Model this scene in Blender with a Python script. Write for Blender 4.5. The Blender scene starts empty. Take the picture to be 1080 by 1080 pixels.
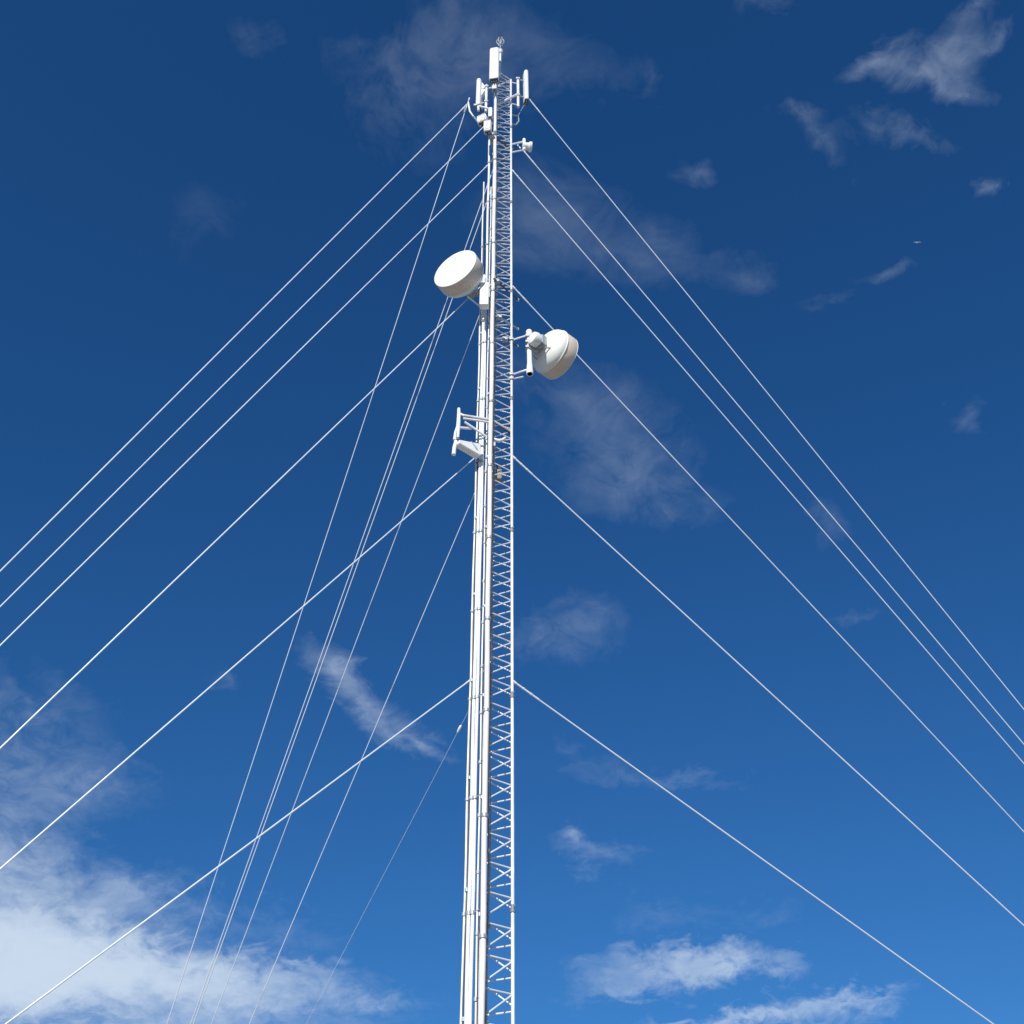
import bpy, bmesh, math, random
from mathutils import Vector, Matrix
random.seed(7)
R = math.radians
S = bpy.context.scene
col = S.collection
V = Vector

# ------------------------------------------------------------------ camera
F_PX = 1150.0
TH = math.atan(F_PX / 1340.0)
ROLL = 3.0 / 1340.0
c_, s_ = math.cos(TH), math.sin(TH)
EYE = V((0, 0, 1.6))
FWD = V((0, c_, s_)); UP0 = V((0, -s_, c_)); RT0 = V((1, 0, 0))
RT = (RT0 - UP0 * ROLL).normalized(); UP = (UP0 + RT0 * ROLL).normalized()

def ray(px, py):
    return FWD + RT * ((px - 540) / F_PX) + UP * ((540 - py) / F_PX)
def project(p):
    d = p - EYE; z = d.dot(FWD)
    return 540 + F_PX * d.dot(RT) / z, 540 - F_PX * d.dot(UP) / z
def at(px, py, Y):
    d = ray(px, py)
    return EYE + d * (Y / d.y)

cam = bpy.data.cameras.new('camera'); camo = bpy.data.objects.new('camera', cam); col.objects.link(camo)
cam.sensor_width = 36; cam.lens = F_PX / 1080 * 36; cam.clip_start = 0.1; cam.clip_end = 5000
M = Matrix((RT, UP, -FWD)).transposed().to_4x4(); M.translation = EYE
camo.matrix_world = M
S.camera = camo

# ------------------------------------------------------------------ materials
def mat(name, base, rough=0.5, metal=0.0, var=0.12, scale=6.0, spec=0.5, bump=0.0, dirt=None):
    m = bpy.data.materials.new(name); m.use_nodes = True
    nt = m.node_tree; b = nt.nodes['Principled BSDF']
    tc = nt.nodes.new('ShaderNodeTexCoord')
    n = nt.nodes.new('ShaderNodeTexNoise'); n.inputs['Scale'].default_value = scale; n.inputs['Detail'].default_value = 6
    nt.links.new(tc.outputs['Object'], n.inputs['Vector'])
    r = nt.nodes.new('ShaderNodeValToRGB')
    r.color_ramp.elements[0].position = 0.3; r.color_ramp.elements[1].position = 0.7
    lo = dirt or tuple(x * (1 - var) for x in base)
    r.color_ramp.elements[0].color = (*lo, 1); r.color_ramp.elements[1].color = (*base, 1)
    nt.links.new(n.outputs['Fac'], r.inputs['Fac']); nt.links.new(r.outputs['Color'], b.inputs['Base Color'])
    mr = nt.nodes.new('ShaderNodeMapRange'); mr.inputs['To Min'].default_value = max(.05, rough - .1); mr.inputs['To Max'].default_value = rough + .1
    nt.links.new(n.outputs['Fac'], mr.inputs['Value']); nt.links.new(mr.outputs['Result'], b.inputs['Roughness'])
    b.inputs['Metallic'].default_value = metal
    b.inputs['Specular IOR Level'].default_value = spec
    if bump:
        bp = nt.nodes.new('ShaderNodeBump'); bp.inputs['Strength'].default_value = bump
        n2 = nt.nodes.new('ShaderNodeTexNoise'); n2.inputs['Scale'].default_value = scale * 8
        nt.links.new(tc.outputs['Object'], n2.inputs['Vector'])
        nt.links.new(n2.outputs['Fac'], bp.inputs['Height']); nt.links.new(bp.outputs['Normal'], b.inputs['Normal'])
    return m
galv = mat('galvanised_steel', (.84, .855, .87), .42, .08, .22, 5, bump=.1, dirt=(.62, .63, .63))
galv_dull = mat('dull_galvanised_steel', (.42, .46, .49), .5, .35, .25, 12, bump=.1)
seam = mat('grey_flange_steel', (.25, .26, .27), .6, .2, .3, 12)
black = mat('black_cable_jacket', (.05, .05, .055), .5, 0, .2, 6)
dark = mat('dark_bracket_steel', (.12, .125, .13), .6, .3, .3, 12)
paint = mat('white_radome_paint', (.82, .82, .80), .45, 0, .04, 2.2, dirt=(.76, .75, .71))
shroud = mat('cream_radome_shroud', (.68, .595, .51), .5, 0, .06, 3.5, dirt=(.61, .53, .44))
plastic = mat('white_antenna_plastic', (.82, .83, .84), .4, 0, .05, 3)
boxgrey = mat('grey_housing', (.60, .62, .63), .5, .1, .12, 6)
cream = mat('cream_cable_jacket', (.80, .76, .72), .5, 0, .1, 5)
white_cable = mat('white_cable_jacket', (.82, .84, .86), .4, 0, .08, 5)
wire_m = mat('guy_wire_strand', (.80, .85, .90), .4, .2, .08, 1.5)
rust = mat('weathered_brown_metal', (.30, .26, .23), .7, .1, .25, 14)
earth = mat('dry_hill_ground', (.38, .345, .30), .95, 0, .4, .35, dirt=(.24, .23, .17), bump=.4)
concrete = mat('concrete', (.42, .41, .38), .9, 0, .2, 3, bump=.3)

# ------------------------------------------------------------------ mesh builder
def frame_of(d):
    d = d.normalized(); a = V((0, 0, 1)) if abs(d.z) < .95 else V((1, 0, 0))
    e1 = d.cross(a).normalized(); e2 = d.cross(e1).normalized()
    return e1, e2
class MB:
    def __init__(s): s.bm = bmesh.new()
    def ring(s, c, e1, e2, r, n): return [s.bm.verts.new(c + e1 * (r * math.cos(2 * math.pi * i / n)) + e2 * (r * math.sin(2 * math.pi * i / n))) for i in range(n)]
    def skin(s, rings, cap=True, closed=False):
        n = len(rings[0])
        for a, b in zip(rings, rings[1:]):
            for i in range(n): s.bm.faces.new((a[i], a[(i + 1) % n], b[(i + 1) % n], b[i]))
        if cap:
            s.bm.faces.new(rings[0][::-1]); s.bm.faces.new(rings[-1])
    def tube(s, p0, p1, r, n=8, r1=None):
        p0, p1 = V(p0), V(p1); e1, e2 = frame_of(p1 - p0)
        s.skin([s.ring(p0, e1, e2, r, n), s.ring(p1, e1, e2, r1 if r1 is not None else r, n)]); return s
    def path(s, pts, r, n=8):
        pts = [V(p) for p in pts]; rings = []
        e1, e2 = frame_of(pts[-1] - pts[0] if (pts[-1] - pts[0]).length > 1e-5 else pts[1] - pts[0])
        for i, p in enumerate(pts):
            d = (pts[min(i + 1, len(pts) - 1)] - pts[max(i - 1, 0)]).normalized()
            a = (e1 - d * e1.dot(d)).normalized(); b = d.cross(a).normalized()
            rr = r[i] if isinstance(r, (list, tuple)) else r
            rings.append(s.ring(p, a, b, rr, n))
        s.skin(rings); return s
    def lathe(s, o, ax, prof, n=48):
        o = V(o); ax = V(ax).normalized(); e1, e2 = frame_of(ax)
        s.skin([s.ring(o + ax * t, e1, e2, r, n) for t, r in prof]); return s
    def box(s, c, half, ax=None, ay=None, az=None, bev=0.0, seg=3):
        ax = V(ax or (1, 0, 0)).normalized(); az = V(az or (0, 0, 1)).normalized(); ay = V(ay).normalized() if ay is not None else az.cross(ax).normalized()
        g = bmesh.ops.create_cube(s.bm, size=2.0)
        m = Matrix((ax * half[0], ay * half[1], az * half[2])).transposed().to_4x4(); m.translation = V(c)
        bmesh.ops.transform(s.bm, matrix=m, verts=g['verts'])
        if bev > 0:
            es = list({e for v in g['verts'] for e in v.link_edges})
            bmesh.ops.bevel(s.bm, geom=es, offset=bev, segments=seg, profile=.5, affect='EDGES')
        return s
    def build(s, name, m, parent=None, auto=40):
        me = bpy.data.meshes.new(name)
        bmesh.ops.recalc_face_normals(s.bm, faces=s.bm.faces)
        o = bpy.data.objects.new(name, me); col.objects.link(o)
        off = V((0, 0, 0))
        q = parent
        while q is not None: off += q.location; q = q.parent
        if parent is None:
            c = sum((v.co for v in s.bm.verts), V((0, 0, 0))) / len(s.bm.verts); o.location = c; off = c
        bmesh.ops.translate(s.bm, vec=-off, verts=s.bm.verts)
        for e in s.bm.edges:
            e.smooth = len(e.link_faces) == 2 and e.calc_face_angle(0) < R(auto)
        for f in s.bm.faces: f.smooth = True
        s.bm.to_mesh(me); s.bm.free(); me.materials.append(m)
        if parent is not None: o.parent = parent
        return o
def tag(o, label, cat, group=None):
    o['label'] = label; o['category'] = cat
    if group: o['group'] = group
    return o
def thing(name, loc, label, cat, group=None):
    o = bpy.data.objects.new(name, None); o.empty_display_size = .2; col.objects.link(o); o.location = V(loc)
    return tag(o, label, cat, group)
def structure(o): o['kind'] = 'structure'; return o

# ------------------------------------------------------------------ mast frame
D = 13.43
base_d = D * math.cos(R(25.15)) / math.cos(TH - R(25.15))
MXC = (512.3 - 540 - 1.16) / F_PX * base_d     # middle of the cable run
MX = (518.5 - 540 - 1.16) / F_PX * base_d
MC = V((MX, D, 0))
RAD = .248
def leg_xy(a):
    return V((MX + RAD * math.sin(R(a)), D - RAD * math.cos(R(a)), 0))
NEAR, RIGHT, LEFT = leg_xy(-24), leg_xy(96), leg_xy(-144)
def zat(px, py, p): return at(px, py, p.y).z
def up(p, z): return V((p.x, p.y, z))
SEC = 3.05; P = SEC / 8
z0 = zat(541, 961.5, RIGHT)
zt = zat(540, 84, RIGHT)
mast = thing('lattice_mast', (MX, D, 0), 'tall white triangular lattice mast rising up the middle, held by guy wires', 'mast')
pairs = [(NEAR, RIGHT, 0), (RIGHT, LEFT, .5), (LEFT, NEAR, .25)]
def make_section(zb, ztop):
    e = bpy.data.objects.new('mast_section', None); col.objects.link(e); e.parent = mast; e.location = (0, 0, zb)
    for L in (NEAR, RIGHT, LEFT):
        MB().tube(up(L, zb + .004), up(L, ztop - .004), .0235, 14).build('leg', galv, e)
        b = MB().tube(up(L, zb - .012), up(L, zb + .022), .036, 12)
        d = (L - MC).normalized(); t = V((-d.y, d.x, 0))
        b.tube(up(L + d * .02 + t * .03, zb + .07), up(L - t * .03 + d * .02, zb + .07), .009, 6)
        b.tube(up(L, zb + .023), up(L, zb + .085), .0265, 12)
        b.build('joint_collar', seam, e)
    for A, B, ph in pairs:
        b = MB(); ux = (B - A).normalized()
        a = A + ux * .018; bb = B - ux * .018
        n = 8
        for k in range(n + 1):
            zr = zb + .165 + (k - ph) * P
            if ztop - .05 > zr > zb + .06:
                b.tube(up(a, zr - .0), up(bb, zr), .0102, 7)
            zl = zr - P + .075           # the diagonal lands a little above the next rung
            if k == 0 and ph == 0: continue
            hi, lo = zr - .012, zl
            if hi > zb + .12 and lo < ztop - .06:
                f0, f1 = 0, 1
                if hi > ztop - .05: f0 = (hi - (ztop - .05)) / (hi - lo)
                if lo < zb + .05: f1 = (hi - (zb + .05)) / (hi - lo)
                p, q = up(bb, hi), up(a, lo)
                b.tube(p.lerp(q, f0), p.lerp(q, f1), .0102, 7)
        if not len(b.bm.verts): continue
        if ph == 0:   # last diagonal of the section
            zr = zb + .165
            b.tube(up(bb, zr - .012), up(a, max(zb - .14, zr - P + .075)), .0102, 7)
        b.build('bracing', galv, e)
    return e
j = -2
while z0 + SEC * j < zt - .5:
    zb = z0 + SEC * j
    make_section(zb, min(zb + SEC, zt)); j += 1
zbase = z0 - 2 * SEC
MB().tube((MX, D, zbase - .12), (MX, D, zbase - .02), .42, 24).build('base_plate', galv_dull, mast)
# top ring plate of the mast
tb = MB()
for A, B, _ in pairs: tb.tube(up(A, zt - .03), up(B, zt - .03), .014, 8)
tb.build('top_frame', galv, mast)

base = MB().box((MX, D, (zbase - .12) / 2 - .1), (.7, .7, (zbase - .12) / 2 + .1), bev=.03).build('concrete_base', concrete)
tag(base, 'square concrete plinth under the foot of the lattice mast', 'plinth')

# ------------------------------------------------------------------ feed cables running up the mast
def cable(name, label, x, y, r, zt_, m, zb=.6, every=1.525, wob=.004, clampw=None, off=0, group='feed cables running up the mast'):
    t = thing(name, (MXC + x, D + y, zb), label, 'cable', group)
    n = int((zt_ - zb) / .45); ph = random.random() * 9
    pts = [V((MXC + x + wob * math.sin(i * .9 + ph) + random.uniform(-1, 1) * wob * .4, D + y + wob * math.cos(i * .7 + ph), zb + (zt_ - zb) * i / n)) for i in range(n + 1)]
    MB().path(pts, r, 10).build('jacket', m, t)
    z = zb + 1 + off
    while z < zt_ - .1:
        b = MB().tube((MXC + x, D + y, z), (MXC + x, D + y, z + .045), r + .013, 12)
        # stand-off arm to the lattice
        tgt = min((NEAR, LEFT), key=lambda L: (L - V((MXC + x, D + y, 0))).length)
        b.tube((MXC + x, D + y, z + .022), up(tgt, z + .022), .008, 6)
        b.build('clamp', galv_dull, t)
        z += every
    return t
ztop_c = zat(524, 118, NEAR)
z300 = zat(512, 322, LEFT)
cable('feed_cable', 'thick cream feed cable clipped to the front leg of the mast', -.040, -.345, .038, ztop_c, cream)
cable('feed_cable', 'left cable of the bright white pair on the left face of the mast', -.226, -.02, .024, zat(514, 300, LEFT), white_cable, off=.4)
cable('feed_cable', 'right cable of the bright white pair on the left face of the mast', -.180, -.03, .024, zat(517, 130, LEFT), white_cable, off=.4)
cable('feed_cable', 'thin white feed cable between the white pair and the front leg, with wide clamps', -.118, -.10, .012, zat(518, 210, LEFT), white_cable, off=.9, every=.76)
cable('feed_cable', 'pale outermost cable at the left edge of the cable run', -.285, .02, .016, zat(508, 200, LEFT), galv, off=.4)
cable('feed_cable', 'thin black cable between the pale outer cable and the white pair', -.262, .0, .009, zat(509, 260, LEFT), black, off=.7, wob=.007)
cable('feed_cable', 'thin black cable close beside the thick cream feed cable', -.086, -.25, .008, zat(521, 220, LEFT), black, off=.3, wob=.008)
cable('feed_cable', 'grey feed cable running up inside the lattice behind the front leg', .020, -.12, .013, zat(527, 150, NEAR), galv_dull, wob=.012, off=.2)
cable('feed_cable', 'slim brownish cable close behind the cream feed cable', .004, -.25, .010, zat(526, 300, NEAR), rust, wob=.012, off=1.1)

# ------------------------------------------------------------------ guy wires
A_R1 = at(1853.8, 1703, 28); A_R2 = at(1703, 1548, 22)
A_L1 = at(-5346, 5947, 9.5); A_L2 = at(-1341, 2078, 8.5)
A_B1 = at(-121, 1990, 30); A_B2 = at(-6, 1714, 24)
def guy(px, py, Ya, anc, label, group, r=.0098, arm=None, sag=0.0, ins=None):
    p = at(px, py, Ya)
    t = thing('guy_wire', p, label, 'guy wire', group)
    d = (anc - p); L = d.length; dn = d.normalized()
    q0 = p + dn * .45
    n = 14
    pts = [q0.lerp(anc, i / n) - V((0, 0, 1)) * (sag * 4 * (i / n) * (1 - i / n)) for i in range(n + 1)]
    MB().path(pts, r, 8).build('strand', wire_m, t)
    # thimble, shackle and preformed grip at the top
    k_ = max(r, .009)
    b = MB().path([p, p + dn * .45], k_ * 1.35, 8)
    b.path([p - dn * .02, p + dn * .05], .020, 8); b.path([p + dn * .16, p + dn * .19], .019, 8); b.path([p + dn * .30, p + dn * .33], .019, 8)
    b.build('shackle', galv, t)
    if ins:
        while project(p + dn * ins)[1] < 768: ins += .02
        MB().lathe(p + dn * (ins - .06), dn, [(0, .010), (.01, .017), (.05, .020), (.09, .017), (.12, .010)], 14).build('insulator', plastic, t)
    e = anc + V((0, 0, 0))
    MB().path([e - dn * .6, e], .022, 8).build('turnbuckle', galv_dull, t)
    return t
gl = 'guy wires running down to the left'; gr = 'guy wires running down to the right'; gb = 'guy wires running down behind the mast'
LY, RY, NY = LEFT.y, RIGHT.y, NEAR.y
guy(494, 108.7, 12.9, A_L1, 'topmost of the guy wires slanting to the left edge, starting at the curved side arm', gl)
guy(518, 125.8, LY, at(-5346, 5947, 10.6), 'second guy wire from the top to the left edge, starting under the grey boxes', gl)
guy(519, 169.7, LY, A_L1, 'third guy wire from the top to the left edge, starting below the mast head', gl)
guy(518, 291.5, LY, A_L2, 'fourth guy wire from the top to the left, starting under the round left dish', gl)
guy(514.5, 471, LY, A_L2, 'fifth guy wire from the top to the left, leaving just below the small side antenna', gl)
guy(510.5, 706.5, LY, A_L2, 'lowest guy wire to the left, crossing the bright cloud at bottom left', gl)
guy(558.5, 105, 13.6, A_R1, 'topmost guy wire to the right, starting below the right panel antenna', gr, .0112)
guy(553, 160, 13.6, A_R1, 'second guy wire to the right, starting under the small box on the right', gr, .0112)
guy(540.7, 180, RY, A_R1, 'third guy wire to the right, leaving the right leg close to the second one', gr, .0112)
guy(541.2, 302.5, RY, A_R1, 'fourth guy wire to the right, passing behind the right dish', gr, .0112)
guy(541.5, 482, RY, A_R2, 'fifth guy wire to the right, leaving the mast at mid height', gr, .0112)
guy(541.5, 718.8, RY, A_R2, 'lowest guy wire to the right, ending at the bottom right', gr, .0112)
guy(495, 104, 13.7, A_B1, 'leftmost of the steep rear guy wires, starting at the mast head', gb, .0095)
guy(519.3, 181, LY, A_B1, 'upper one of the two steep rear guy wires that pass behind the left dish', gb, .0095)
guy(519.2, 197, LY, A_B1, 'lower one of the two steep rear guy wires that pass behind the left dish', gb, .0095)
guy(518, 300, LY, A_B1, 'steep rear guy wire passing just left of the small side antenna', gb, .0080)
guy(514.7, 487, LY, A_B2, 'steep thin rear guy wire leaving the mast below the small side antenna', gb, .0072)
guy(510.7, 718, LY, A_B2, 'faintest and lowest of the steep rear guy wires with a white insulator dot', gb, .0022, ins=.28)

# guy anchors in the ground
for a in (A_R1, A_R2, A_L1, A_L2, A_B1, A_B2):
    pass
anchors = [(A_R1, 'outer right'), (A_R2, 'inner right'), (A_L1, 'outer left'), (A_L2, 'inner left'), (A_B1, 'outer rear'), (A_B2, 'inner rear')]
for a, w in anchors:
    t = thing('guy_anchor', a - V((0, 0, .35)), 'concrete guy anchor block at the foot of the %s guy wires' % w, 'anchor', 'concrete guy anchors')
    MB().box(a - V((0, 0, .25)), (.45, .45, .2), bev=.03).build('block', concrete, t)
    MB().tube(a - V((0, 0, .2)), a + V((0, 0, .03)), .03, 10).build('anchor_rod', galv_dull, t)

# ------------------------------------------------------------------ torque arms (guy outriggers) at the mast head
def rod(b, a, c, r): b.tube(a, c, r, 8)
pa = at(494, 108.7, 12.9)
b = MB(); b.path([pa, at(495.5, 117.5, 12.95), at(499, 122.5, 13.0), at(503, 127.5, 13.1), at(509, 130, 13.25), up(LEFT, at(510, 130, LY).z)], .022, 8); sa = b.build('side_arm', galv, mast)
MB().tube(at(489.5, 119, 13.3), at(491, 114, 13.3), .018, 8).build('tip', galv_dull, sa)
b = MB(); b.path([up(RIGHT, zat(540, 121, RIGHT)), at(546.5, 122.5, 13.6), at(547.3, 128, 13.6), at(544, 132, 13.6), up(RIGHT, zat(540, 131, RIGHT))], .02, 8); sa = b.build('side_arm', galv_dull, mast)
b = MB(); b.path([at(546, 123, 13.6), at(552, 112, 13.6), at(558.5, 105, 13.6)], .008, 6); b.build('tie_rod', galv_dull, sa)

# ------------------------------------------------------------------ microwave dishes
def dish(name, label, front, n, d, depth, cone, pipe_top, pipe_bot, radio_c, seam=.5):
    n = V(n).normalized()
    t = thing(name, front - n * (depth + cone), label, 'dish antenna', 'round microwave dishes on the mast')
    r = d / 2
    o = front - n * depth
    # flat radome face with soft rim
    MB().lathe(front - n * .012, n, [(0, r * .985), (.004, r * .996), (.012, r * .985), (.016, r * .955), (.020, r * .6), (.022, .01)], 72).build('radome', paint, t)
    MB().lathe(o, n, [(0, r * .975), (.01, r * .99), (depth - .03, r), (depth - .01, r * .985)], 72).build('shroud', shroud, t)
    return t, o, n, r
# left dish
nL = V((-.50, -.866, 0))
fL = at(479.8, 283, 12.72)
t, o, n, r = dish('microwave_dish', 'white round microwave dish left of the mast, flat face turned to the lower left', fL, nL, .95, .27, .3, None, None, None)
MB().lathe(o - n * .30, n, [(0, .10), (.03, .16), (.10, r * .60), (.19, r * .86), (.26, r * .96), (.297, r * .972)], 64).build('reflector_back', paint, t)
MB().lathe(fL + n * .0085 + V((0, 0, .27)) , n, [(0, .02), (.006, .02), (.008, .012)], 14).build('drain_plug', boxgrey, t)
pp = up(at(510.5, 300, 13.38), 0); pz = fL.z
b = MB().tube(up(pp, pz - .75), up(pp, pz + .55), .045, 16); b.build('mount_pipe', galv, t)
b = MB(); b.box(o - n * .33, (.09, .10, .13), ax=n, bev=.01); b.tube(o - n * .40, up(pp, pz), .05, 10)
b.box(up(pp, pz + .12), (.07, .07, .03), bev=.008); b.box(up(pp, pz - .12), (.07, .07, .03), bev=.008)
b.build('mount_bracket', galv_dull, t)
b = MB().box(at(510.8, 312, 12.98), (.085, .07, .33), bev=.015); b.tube(at(510.8, 312, 13.04), at(510.8, 312, 13.36), .02, 8); b.build('radio_unit', plastic, t)
b = MB()
for zz in (pz + .4, pz - .5):
    b.tube(up(pp, zz), up(LEFT, zz), .02, 8); b.tube(up(pp, zz + .05), up(LEFT, zz + .05), .02, 8); b.box(up(LEFT, zz + .025), (.05, .05, .05), bev=.006)
b.build('leg_clamp', galv_dull, t)
lv = at(502.5, 297.5, 13.1)
b = MB().lathe(lv, (0.3, -.4, -.3), [(0, .02), (.03, .045), (.07, .045), (.1, .02)], 14); b.build('feed_cover', plastic, t)
b = MB().tube(o - n * .2 + V((0, 0, -.33)), up(pp, pz - .40), .018, 8)
b.build('side_strut', galv, t)

# long horizontal dish stiffeners crossing the mast
def bar(label, a, c, r=.02, m=None, name='stiffener_bar', grp='dish stiffener bars across the mast'):
    tt = thing(name, a, label, 'steel bar', grp)
    MB().tube(a, c, r, 8).build('bar', m or galv_dull, tt)
    MB().box(a.lerp(c, .12), (.05, .045, .04), bev=.008).build('clamp', galv_dull, tt)
    e = (c - a).normalized(); MB().tube(c - e * .03, c + e * .002, r * 1.35, 8).build('end_cap', galv, tt)
bar('upper grey bar slanting across the mast behind the left dish', at(521, 294, 13.0), at(546.5, 316.5, 13.9), .022, dark)
bar('lower grey bar slanting across the mast under the left dish', at(524, 333, 13.0), at(546.5, 347, 13.7), .018)

# right dish
nR = V((.74, .672, 0))
fR = at(592.2, 378.5, 14.05)
t, o, n, r = dish('microwave_dish', 'white and beige round microwave dish on two arms right of the mast, facing away', fR, nR, .93, .27, .3, None, None, None)
MB().lathe(o - n * .25, n, [(0, .09), (.02, .15), (.05, r * .62), (.09, r * .80), (.15, r * .93), (.20, r * .975), (.242, r * .985)], 64).build('reflector_back', paint, t)
MB().lathe(o - n * .012, n, [(0, r * .985), (.003, r * 1.01), (.02, r * 1.01), (.023, r * .985)], 64).build('rim_band', paint, t)
pipeP = at(557.6, 371, 13.62)
pt, pb = at(558, 349, 13.62), at(557.3, 394.5, 13.62)
pb = V((pt.x, pt.y, pb.z))
b = MB().tube(pb, pt, .048, 16); b.lathe(pt - V((0, 0, .16)), (0, 0, 1), [(0, .05), (.02, .06), (.14, .06), (.175, .03)], 14); b.lathe(pb + V((0, 0, .28)), (0, 0, -1), [(0, .05), (.05, .055), (.25, .068), (.28, .062)], 14)
b.build('mount_pipe', plastic, t)
hub = o - n * .28
mid = V((pt.x, pt.y, hub.z))
b = MB(); b.box(hub - n * .02, (.06, .13, .13), ax=n, bev=.01)
b.tube(hub - n * .04, mid, .05, 10)
side = V((n.y, -n.x, 0))
for sx in (-1, 1):
    b.tube(hub + side * .12 * sx + V((0, 0, .05)), mid + side * .07 * sx + V((0, 0, .13)), .014, 8)
    b.tube(hub + side * .12 * sx - V((0, 0, .09)), mid + side * .07 * sx - V((0, 0, .16)), .014, 8)
    b.tube(o - n * .18 + side * .20 * sx - V((0, 0, .2)), mid + side * .06 * sx - V((0, 0, .2)), .014, 8)
for dz in (-.2, -.05, .12): b.box(mid + V((0, 0, dz)), (.075, .075, .026), bev=.008)
b.build('mount_bracket', galv_dull, t)
b = MB(); b.box(mid + n * .10 + V((.0, -.06, -.17)), (.11, .03, .10), ax=n, bev=.01); b.build('tilt_plate', galv_dull, t)
rc = at(564.5, 358, 13.45)
MB().lathe(rc - n * .10 + V((0,0,0)), n, [(0, .05), (.02, .12), (.08, .14), (.17, .13), (.2, .06)], 24).build('radio_unit', plastic, t)
b = MB()
for py, pe in ((357.5, 353.5), (394.0, 389.5)):
    b.path([up(RIGHT, zat(540.5, py + 1.5, RIGHT)), at(548, (py + pe) / 2 + .8, 13.62), at(557.5, pe, 13.62)], .019, 8)
b.path([up(RIGHT, zat(540.5, 400, RIGHT)), at(551.5, 397.5, 13.62)], .017, 8)
b.build('support_arm', galv, t)
b = MB()
for py in (358.5, 395.5, 400): b.box(up(RIGHT, zat(540.5, py, RIGHT)), (.04, .05, .03), bev=.008)
b.build('leg_clamp', galv_dull, t)
tt = bar('short dark bar poking out of the right leg beside the right dish', at(531, 357, 13.3), at(545.8, 365.2, 13.8), .02, dark)

# ------------------------------------------------------------------ panel antennas at the mast head
def panel(label, c, n, w, d, h, pipe_off, tilt=0, pipe=None, mount_l=None, rnd=.058):
    n = V(n).normalized(); s = V((0, 0, 1)).cross(n).normalized()
    az = (V((0, 0, 1)) * math.cos(R(tilt)) + n * math.sin(R(tilt))).normalized(); nn = s.cross(az).normalized()
    t = thing('panel_antenna', c - V((0, 0, h / 2)), label, 'panel antenna', 'tall white panel antennas at the mast head')
    MB().box(c, (w / 2, d / 2, h / 2), ax=s, ay=nn, az=az, bev=rnd, seg=5).build('housing', plastic, t)
    b = MB().box(c - az * (h / 2 + .006), (w / 2 * .8, d / 2 * .8, .012), ax=s, ay=nn, az=az)
    for k in (-1, 0, 1): b.tube(c - az * (h / 2) + s * (k * w * .22), c - az * (h / 2 + .10) + s * (k * w * .22), .013, 8)
    b.build('connector', dark, t)
    pc = c - n * pipe_off
    if pipe:
        MB().tube(up(pc, pipe[0]), up(pc, pipe[1]), .033, 12).build('mount_pipe', galv, t)
    for q in (-.36, .20):
        b = MB(); bp = c + az * (h * q)
        b.tube(bp - nn * d / 2 * .9, up(pc, bp.z), .02, 8); b.box(up(pc, bp.z), (.05, .05, .035), bev=.006)
        b.build('bracket', galv_dull, t)
    return t, pc
cA = at(521.4, 68, 12.75)
t, pc = panel('largest white panel antenna standing highest on the mast, facing the viewer', cA, (-.15, -1, 0), .235, .13, 1.5, .24, 0, (cA.z - 2.6, cA.z + .85))
cB = at(554.6, 92, 13.55)
t, pcB = panel('slim white panel antenna right of the mast head, seen edge on', cB, (.93, .25, 0), .22, .11, 1.42, .2, 0, (zat(547.5, 113, V((0, 13.5, 0))), zat(547.5, 85, V((0, 13.5, 0)))))
b = MB()
for py in (88.5, 111): b.tube(up(pcB, zat(547.5, py, pcB)), up(RIGHT, zat(547.5, py, pcB)), .016, 8)
b.tube(up(pcB, zat(546, 99, pcB)), up(NEAR + V((.05, -.05, 0)), zat(525.5, 112, NEAR)), .03, 8)
b.build('support_arm', galv, t)
cC = at(505.6, 100, 13.45)
t, pcC = panel('short white panel antenna left of the mast head, seen from behind with its tilted side', cC, (-.95, .3, 0), .24, .118, 1.25, .18, 0, (zat(505, 118, V((0, 13.4, 0))), cC.z + .35))
b = MB(); bm = b.bm
w1 = [at(506, 86, 13.42), at(508.5, 86.5, 13.42), at(513.2, 93, 13.42), at(508.5, 98.5, 13.42), at(506, 105, 13.42)]
v1 = [bm.verts.new(p) for p in w1]; v2 = [bm.verts.new(p + V((.02, .12, 0))) for p in w1]
for i in range(5): bm.faces.new((v1[i], v1[(i + 1) % 5], v2[(i + 1) % 5], v2[i]))
bm.faces.new(v1[::-1]); bm.faces.new(v2)
bmesh.ops.bevel(bm, geom=list(bm.edges), offset=.012, segments=2, affect='EDGES')
b.build('rear_housing', plastic, t)
b = MB()
b.tube(at(500, 110.5, 13.4), at(515, 114.5, 13.35), .024, 8); b.tube(at(503.5, 104, 13.4), at(504.8, 117, 13.4), .03, 8)
b.tube(at(510, 94, 13.5), up(LEFT, zat(516, 92, LEFT)), .018, 8)
b.build('support_arm', galv, t)

# top pole with beacon
zpb = zt - .6; px_ = at(527.3, 84, 13.0)
t = thing('top_pole', up(px_, zpb), 'thin pole with a small ringed lightning rod on the very top of the mast', 'pole')
ztop = zat(528.5, 44, px_)
MB().tube(up(px_, zpb), up(px_, ztop - .55), .03, 12).build('pole', galv, t)
MB().tube(up(px_, ztop - .56), up(px_, ztop + .19), .016, 8).build('rod', galv_dull, t)
MB().lathe(up(px_, ztop - .62), (0, 0, 1), [(0, .045), (.03, .07), (.14, .07), (.2, .04)], 16).build('beacon_base', boxgrey, t)
b = MB()
for q in range(3):
    a = q * math.pi / 3; cc = up(px_, ztop)
    pts = [cc + V((math.cos(a) * .09 * math.cos(u), math.sin(a) * .09 * math.cos(u), .17 * math.sin(u))) for u in [i * 2 * math.pi / 14 for i in range(15)]]
    b.path(pts, .014, 6)
b.build('cage', galv_dull, t)

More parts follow.
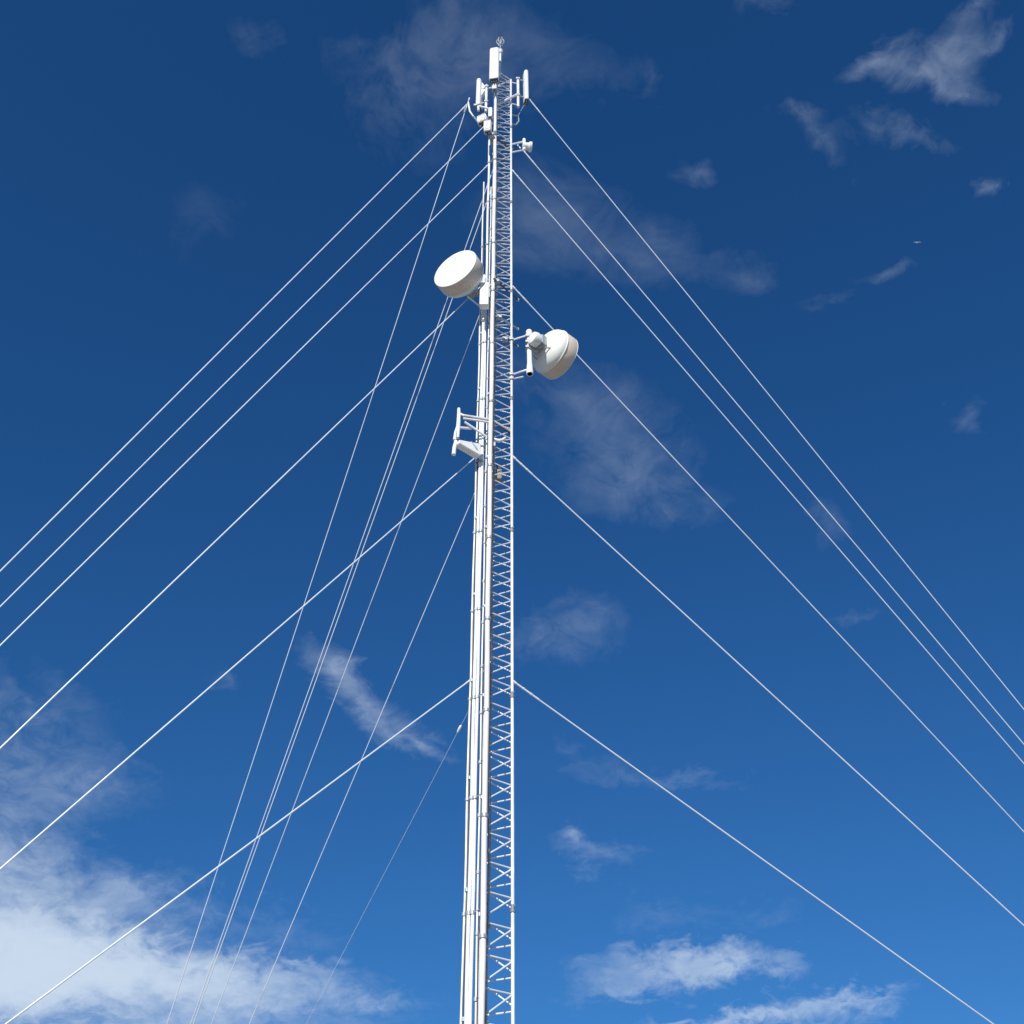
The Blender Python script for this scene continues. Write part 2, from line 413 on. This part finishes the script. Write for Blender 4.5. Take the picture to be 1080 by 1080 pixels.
# remote radio boxes on the left of the mast head
def rbox(label, c, hw, hd, hh, n=(-.3, -1, 0), m=plastic, legp=None, fins=True):
    n = V(n).normalized(); s = V((0, 0, 1)).cross(n).normalized()
    t = thing('radio_box', c - V((0, 0, hh)), label, 'radio box', 'small radio boxes at the mast head')
    MB().box(c, (hw, hd, hh), ax=s, ay=n, bev=.02).build('housing', m, t)
    if fins:
        b = MB()
        for k in range(6):
            b.box(c + n * (hd + .012) + s * (hw * (-.8 + .32 * k)), (.006, .016, hh * .85), ax=s, ay=n)
        b.build('cooling_fins', m, t)
    b = MB().box(c - V((0, 0, hh + .012)), (hw * .7, hd * .7, .014), ax=s, ay=n)
    for k in (-1, 1): b.tube(c - V((0, 0, hh)) + s * hw * .4 * k, c - V((0, 0, hh + .12)) + s * hw * .4 * k, .014, 6)
    b.build('connector', dark, t)
    if legp is not None:
        b = MB().tube(c - n * hd, up(legp, c.z), .022, 8); b.box(up(legp, c.z), (.045, .045, .06), bev=.006); b.build('bracket', galv_dull, t)
rbox('white radio box sticking out left of the mast head under the curved side arm', at(509, 127, 13.1), .11, .07, .13, (-.5, -1, 0), legp=LEFT)
rbox('taller white radio box just right of and below the other one at the mast head', at(514.5, 134.5, 12.95), .085, .06, .2, (-.2, -1, 0), legp=LEFT)
rbox('narrow upright box on the front leg under the largest panel antenna', at(517.2, 119.5, 12.9), .045, .05, .19, (-.1, -1, 0), legp=NEAR, fins=False)
rbox('small grey box clamped on the front leg below the highest panel antenna', at(521.5, 92.5, 12.85), .06, .05, .11, (-.1, -1, 0), m=boxgrey, legp=NEAR, fins=False)

# small link unit on the right below the head
t = thing('small_radio_unit', up(RIGHT, zat(540, 157, RIGHT)), 'small white drum shaped radio on two short arms right of the mast, under the head', 'radio unit')
q = at(556.5, 154.7, 13.62)
MB().lathe(q - V((.12, .02, 0)), (1, .15, 0), [(0, .06), (.02, .085), (.13, .09), (.16, .12), (.21, .12), (.225, .10)], 28).build('housing', plastic, t)
MB().tube(up(V((at(552.8, 150, 13.62).x, 13.62, 0)), q.z - .14), at(552.8, 147.2, 13.62), .04, 12).build('mount_pipe', plastic, t)
b = MB().tube(up(RIGHT, zat(540.5, 152.5, RIGHT)), at(552.8, 149.2, 13.62), .022, 8); b.tube(up(RIGHT, zat(540.5, 161, RIGHT)), at(552.8, 158.2, 13.62), .02, 8)
b.tube(at(546, 153, 13.62), at(549, 156.5, 13.62), .016, 8)
b.build('support_arm', galv, t)
bar('long grey bar slanting across the mast towards the small drum shaped radio', at(516, 140, 12.9), at(540, 157.5, 13.75), .024, dark)

# ------------------------------------------------------------------ side antenna on the left at mid height
yv_ = 13.05
t = thing('side_antenna', at(484, 480, yv_), 'narrow white upright antenna on horizontal arms left of the mast at mid height', 'antenna')
b = MB().path([at(482.3, 463, yv_), at(483.3, 450, yv_), at(483.9, 440, yv_), at(484, 431, yv_)], [.032, .036, .033, .027], 14); b.build('upper_element', plastic, t)
b = MB().path([at(478.5, 479.5, yv_ - .05), at(479.3, 472, yv_ - .05), at(480.9, 465, yv_ - .05)], [.034, .034, .028], 14); b.build('lower_element', plastic, t)
b = MB().path([at(479.5, 464, yv_ - .04), at(480.5, 456, yv_ - .04), at(482.5, 449, yv_)], [.028, .026, .018], 10); b.build('rear_element', plastic, t)
b = MB().box(at(481.6, 464, yv_), (.05, .05, .03), bev=.008); b.build('clamp', dark, t)
b = MB().path([at(488.5, 438, yv_), at(505, 440.5, 13.1), at(519, 443, NEAR.y - .05), at(538, 454.5, RY)], .02, 8)
b.path([at(488.5, 441.3, yv_), at(505, 443.5, 13.1), at(519, 446, NEAR.y - .05)], .02, 8)
b.build('upper_arm', galv, t)
b = MB().path([at(488.5, 439.6, yv_ + .03), at(505, 442, 13.13), at(519, 444.5, NEAR.y - .02), at(538, 457.0, RY + .03)], .014, 8); b.build('arm_channel', dark, t)
b = MB().tube(at(490, 445, yv_), at(513, 460.5, NEAR.y), .02, 8); b.tube(at(484, 451, yv_), at(497, 452, yv_ + .1), .022, 8); b.tube(at(484, 436, yv_), at(490, 438.5, yv_), .02, 8)
b.build('brace', galv, t)
# box shaped radio with a slanted lower edge
b = MB(); bm = b.bm
u_ = V((.80, .60, 0)); w_ = V((-.60, .80, 0)); c0 = at(484.5, 463.5, 12.95)
prof = [V((0, 0, 0)), u_ * .44 + V((0, 0, .16)), u_ * .44 + V((0, 0, -.12)), V((0, 0, -.08))]
v1 = [bm.verts.new(c0 + p) for p in prof]; v2 = [bm.verts.new(c0 + p + w_ * .13) for p in prof]
for i in range(4): bm.faces.new((v1[i], v1[(i + 1) % 4], v2[(i + 1) % 4], v2[i]))
bm.faces.new(v1[::-1]); bm.faces.new(v2)
bmesh.ops.bevel(bm, geom=list(bm.edges), offset=.010, segments=2, affect='EDGES')
b.build('radio_housing', plastic, t)
b = MB().tube(at(503, 470, 13.35), up(LEFT, zat(503, 470, LEFT)), .04, 10); b.tube(at(497, 466, 13.1), at(503, 473, 13.15), .014, 6); b.build('housing_bracket', galv_dull, t)
tt = thing('splice_closure', up(NEAR, zat(514, 471, NEAR)), 'small curved white cable splice inside the lattice beside the side antenna', 'cable splice')
MB().path([at(518, 460, 13.22), at(521.5, 463.6, 13.22), at(526, 465, 13.24), at(530, 464, 13.28), at(533, 461.5, 13.32)], [.02, .03, .034, .028, .018], 12).build('housing', plastic, tt)
MB().box(up(NEAR + V((.03, .0, 0)), zat(517, 470, NEAR)), (.05, .05, .05), bev=.01).build('bracket', galv_dull, tt)
tt = thing('junction_box', at(526, 505, 13.25), 'brownish weathered box inside the lattice just below mid height', 'junction box')
MB().box(at(525, 502, 13.45), (.07, .06, .11), bev=.012).build('housing', rust, tt)
MB().tube(at(525, 498, 13.45), at(524, 490, 13.45), .014, 8).build('cable_entry', dark, tt)

# ------------------------------------------------------------------ distant bird
bp = ray(967.3, 255.7).normalized() * 150 + EYE
b = MB()
b.lathe(bp - V((.16, 0, 0)), (1, .2, .05), [(0, .005), (.05, .04), (.16, .055), (.26, .035), (.34, .004)], 10)
bird = b.build('bird', plastic); bird.rotation_euler.z = math.pi / 2
tag(bird, 'tiny pale bird gliding far off in the blue at upper right', 'bird')
for sg in (-1, 1):
    w = MB(); bm = w.bm
    a0 = [bp + V((.04, 0, .02)), bp + V((-.06, 0, .02))]
    m0 = [bp + V((.05, .22 * sg, .10)), bp + V((-.05, .22 * sg, .10))]
    e0 = [bp + V((-.02, .48 * sg, .05)), bp + V((-.05, .48 * sg, .05))]
    top = [[bm.verts.new(p) for p in q] for q in (a0, m0, e0)]; bot = [[bm.verts.new(p - V((0, 0, .012))) for p in q] for q in (a0, m0, e0)]
    for L in (top, bot):
        for i in (0, 1): bm.faces.new((L[i][0], L[i + 1][0], L[i + 1][1], L[i][1]))
    for i in (0, 1):
        for k in (0, 1): bm.faces.new((top[i][k], top[i + 1][k], bot[i + 1][k], bot[i][k]))
    bm.faces.new((top[0][0], top[0][1], bot[0][1], bot[0][0])); bm.faces.new((top[2][0], top[2][1], bot[2][1], bot[2][0]))
    w.build('wing', plastic, bird)

# ------------------------------------------------------------------ ground (hill top that falls away to the guy anchors)
ctrl = [(V((0, 0)), 0.0), (V((MX, D)), 0.0)] + [(V((a.x, a.y)), a.z - .3) for a, _ in anchors]
def hgt(x, y):
    s = w = 0.0
    for p, h in ctrl:
        k = 1 / (((x - p.x) ** 2 + (y - p.y) ** 2) + .6) ** 1.6
        s += k * h; w += k
    k = 1 / 60 ** 3.2; s += k * -4; w += k
    d = math.hypot(x, y - D)
    return s / w + .10 * math.sin(x * .7 + y * .3) * math.sin(y * .5) * min(1, d / 4) - max(0, d - 45) * .05 * (1 if d < 400 else 400 / d)
bm = bmesh.new(); grid = []
def coord(i, n=90):
    u = (i / n) * 2 - 1
    return math.copysign(abs(u) * 45 + abs(u) ** 6 * 2500, u)
N = 90
for i in range(N + 1):
    grid.append([bm.verts.new((coord(i), D + coord(k), hgt(coord(i), D + coord(k)))) for k in range(N + 1)])
for i in range(N):
    for k in range(N): bm.faces.new((grid[i][k], grid[i + 1][k], grid[i + 1][k + 1], grid[i][k + 1]))
me = bpy.data.meshes.new('ground')
for f in bm.faces: f.smooth = True
bm.to_mesh(me); bm.free(); me.materials.append(earth)
g = bpy.data.objects.new('ground', me); col.objects.link(g); structure(g)

# ------------------------------------------------------------------ sun
SUN_EL, SUN_AZ = R(28), R(194)      # azimuth clockwise from +Y
sd = V((math.sin(SUN_AZ) * math.cos(SUN_EL), math.cos(SUN_AZ) * math.cos(SUN_EL), math.sin(SUN_EL)))
sl = bpy.data.lights.new('sun', 'SUN'); sl.energy = 5.0; sl.angle = R(.53); sl.color = (1, .965, .91)
so = bpy.data.objects.new('sun', sl); col.objects.link(so); so.rotation_euler = (-sd).to_track_quat('-Z', 'Y').to_euler(); so.location = (0, 0, 60)

# ------------------------------------------------------------------ sky and clouds
w = bpy.data.worlds.new('World'); S.world = w; w.use_nodes = True
nt = w.node_tree; N_ = nt.nodes; Lk = nt.links
for n_ in list(N_): N_.remove(n_)
out = N_.new('ShaderNodeOutputWorld'); bg = N_.new('ShaderNodeBackground'); Lk.new(bg.outputs[0], out.inputs[0])
sky = N_.new('ShaderNodeTexSky'); sky.sky_type = 'NISHITA'; sky.sun_disc = False
sky.sun_elevation = SUN_EL; sky.sun_rotation = SUN_AZ; sky.altitude = 0; sky.air_density = 1.0; sky.dust_density = 0.0; sky.ozone_density = 1.0
bg.inputs['Strength'].default_value = 0.1
def math_(op, a, b=None, c=None, clamp=False):
    n_ = N_.new('ShaderNodeMath'); n_.operation = op; n_.use_clamp = clamp
    for i, x in enumerate((a, b, c)):
        if x is None: continue
        if isinstance(x, (int, float)): n_.inputs[i].default_value = x
        else: Lk.new(x, n_.inputs[i])
    return n_.outputs[0]
def vmath(op, a, b=None, out_=0):
    n_ = N_.new('ShaderNodeVectorMath'); n_.operation = op
    for i, x in enumerate((a, b)):
        if x is None: continue
        if isinstance(x, (tuple, list, Vector)): n_.inputs[i].default_value = tuple(x)
        else: Lk.new(x, n_.inputs[i])
    return n_.outputs[out_]
tc = N_.new('ShaderNodeTexCoord'); dr = tc.outputs['Generated']
sx = N_.new('ShaderNodeSeparateXYZ'); Lk.new(dr, sx.inputs[0])
zc = math_('MAXIMUM', sx.outputs[2], .03)
# cloud layer coordinates: a flat layer overhead
dv = N_.new('ShaderNodeCombineXYZ')
hz = math_('ADD', zc, .35)
Lk.new(math_('DIVIDE', sx.outputs[0], hz), dv.inputs[0]); Lk.new(math_('DIVIDE', sx.outputs[1], hz), dv.inputs[1]); 
layer = dv.outputs[0]
def noise(vec, scale, detail=8, rough=.6, dist=0.0, off=(0, 0, 0), ty='FBM'):
    v = vmath('ADD', vec, off)
    n_ = N_.new('ShaderNodeTexNoise'); n_.inputs['Scale'].default_value = scale; n_.inputs['Detail'].default_value = detail
    n_.inputs['Roughness'].default_value = rough; n_.inputs['Distortion'].default_value = dist
    Lk.new(v, n_.inputs['Vector']); return n_
nw = noise(layer, 5.0, 5, .6, .3)
warp = vmath('SCALE', vmath('SUBTRACT', nw.outputs['Color'], (.5, .5, .5)), None); 
warp.node.inputs['Scale'].default_value = .085
nw2 = noise(layer, 24.0, 6, .65, .6, (2.2, 5.1, 0))
warp2 = vmath('SCALE', vmath('SUBTRACT', nw2.outputs['Color'], (.5, .5, .5)), None)
warp2.node.inputs['Scale'].default_value = .05
dwarp = vmath('ADD', vmath('ADD', dr, warp), warp2)
n_big = noise(layer, 6.5, 7, .62, .8, (3.1, 1.7, 0)).outputs['Fac']
n_fine = noise(vmath('ADD', layer, warp), 22, 6, .62, 1.2, (7.3, 2.2, 1)).outputs['Fac']
nn_ = math_('ADD', math_('MULTIPLY', n_big, .55), math_('MULTIPLY', n_fine, .45))

# (px, py, rx, ry, rotation deg, density, softness)   hard clouds then thin veils
BL = [
 (60, 1040, 230, 52, 6, 1.5), (-20, 1022, 120, 50, 0, 1.1), (190, 1020, 140, 22, 7, .9), (20, 945, 130, 50, 12, .62), (-5, 890, 60, 75, 20, .8), (60, 960, 110, 36, 8, .6),
 (120, 935, 100, 40, 25, .5), (230, 965, 120, 24, 8, .42), (330, 1012, 90, 13, 6, .5), (392, 1040, 66, 15, 5, .62),
 (30, 755, 85, 62, 20, .42), (90, 815, 75, 32, 15, .36),
 (350, 714, 46, 18, 25, .62), (395, 750, 58, 20, 38, .62), (438, 785, 40, 12, 32, .45), (230, 725, 30, 14, 10, .22),
 (693, 1020, 62, 17, -4, .85), (770, 1015, 52, 15, 8, .85), (650, 1045, 46, 12, -12, .5), (812, 1076, 90, 15, -5, .9), (740, 1080, 50, 10, 0, .72), (905, 1062, 60, 9, -6, .6),
 (606, 890, 26, 13, 20, .55), (650, 908, 50, 15, 10, .3), (715, 818, 100, 10, 5, .25), (600, 798, 60, 20, 0, .24), (590, 665, 60, 30, 0, .40), (700, 960, 60, 22, 0, .22), (800, 972, 50, 20, 0, .2),
 (440, 92, 85, 60, -30, .46), (500, 40, 85, 50, 0, .34), (600, 85, 85, 50, 10, .28), (370, 42, 40, 28, 10, .26), (265, 46, 38, 30, 0, .24), (565, 225, 85, 70, 0, .24), (640, 260, 90, 45, 20, .20),
 (655, 490, 80, 55, 25, .46), (600, 420, 120, 40, 18, .30), (700, 530, 70, 30, 10, .2), (220, 235, 80, 75, 0, .13),
 (1000, 58, 58, 26, -30, .66), (955, 80, 62, 20, 8, .66), (1018, 18, 30, 18, -40, .6), (918, 66, 34, 13, -20, .6), (1048, 40, 34, 9, -35, .5), (1010, 96, 34, 13, 20, .5),
 (925, 138, 40, 20, 0, .55), (975, 145, 34, 14, 10, .42), (866, 152, 50, 16, 42, .46), (842, 122, 34, 12, 0, .32),
 (797, 6, 34, 14, 0, .5), (733, 190, 26, 17, 30, .4), (680, 85, 16, 26, 0, .26), (785, 290, 56, 24, 0, .30), (690, 262, 40, 26, 20, .25), (935, 303, 28, 10, -15, .36), (875, 330, 70, 13, 0, .2), (1034, 191, 12, 11, 0, .6),
 (1025, 432, 17, 24, 20, .36), (875, 550, 30, 24, 30, .28), (905, 640, 40, 12, 0, .2),
]
tot = None
for (bx, by, rx, ry, rot, den) in BL:
    d0 = ray(bx, by).normalized(); cr, sr = math.cos(R(rot)), math.sin(R(rot))
    e1 = (ray(bx + 5 * cr, by + 5 * sr).normalized() - d0) / 5; e2 = (ray(bx - 5 * sr, by + 5 * cr).normalized() - d0) / 5
    e2 = e2 - e1 * (e2.dot(e1) / e1.length_squared)
    l1, l2 = e1.length, e2.length; u1, u2 = e1 / l1, e2 / l2
    mp = N_.new('ShaderNodeMapping'); mp.vector_type = 'TEXTURE'; Lk.new(dwarp, mp.inputs['Vector'])
    thick = den > .7
    kk = 1.75 if thick else 1.85
    if not thick: den *= .62 if by < 640 else .85
    mp.inputs['Location'].default_value = d0
    mp.inputs['Rotation'].default_value = Matrix((u1, u2, u1.cross(u2))).transposed().to_euler()
    mp.inputs['Scale'].default_value = (l1 * rx * kk, l2 * ry * kk, 1.0)
    gt = N_.new('ShaderNodeTexGradient'); gt.gradient_type = 'SPHERICAL' if thick else 'QUADRATIC_SPHERE'
    Lk.new(mp.outputs[0], gt.inputs[0])
    tot = math_('MULTIPLY', gt.outputs['Fac'], den) if tot is None else math_('MULTIPLY_ADD', gt.outputs['Fac'], den, tot)
# erode the masks with turbulence
det = math_('MULTIPLY', math_('SUBTRACT', nn_, .40), 4.0, clamp=True)
dens = math_('MULTIPLY', tot, math_('ADD', math_('MULTIPLY_ADD', det, .80, .16), math_('MULTIPLY', math_('MULTIPLY', tot, tot), .35)))
alpha = math_('SUBTRACT', 1.0, math_('POWER', 2.2, math_('MULTIPLY', dens, -1.15)))
alpha = math_('MULTIPLY', math_('SUBTRACT', alpha, .02), 1.02, clamp=True)
# deep polarised blue: per channel response of the camera to the clear sky
ss = N_.new('ShaderNodeSeparateColor'); Lk.new(vmath('SCALE', sky.outputs[0], None), ss.inputs[0])
ss.inputs[0].links[0].from_node.inputs['Scale'].default_value = .1
cc_ = N_.new('ShaderNodeCombineColor')
for i, (g_, k_) in enumerate(((1.08, .200), (.93, .482), (.89, .86))):
    Lk.new(math_('MULTIPLY', math_('POWER', ss.outputs[i], g_), k_ * 10), cc_.inputs[i])
mix = N_.new('ShaderNodeMix'); mix.data_type = 'RGBA'; Lk.new(alpha, mix.inputs['Factor'])
Lk.new(cc_.outputs[0], mix.inputs['A']); mix.inputs['B'].default_value = (5.9, 7.05, 8.6, 1)
Lk.new(mix.outputs['Result'], bg.inputs['Color'])

S.view_settings.view_transform = 'Standard'; S.view_settings.look = 'None'; S.view_settings.exposure = 0; S.view_settings.gamma = 1
S.render.engine = 'CYCLES'
S.render.resolution_x = 1024; S.render.resolution_y = 1024
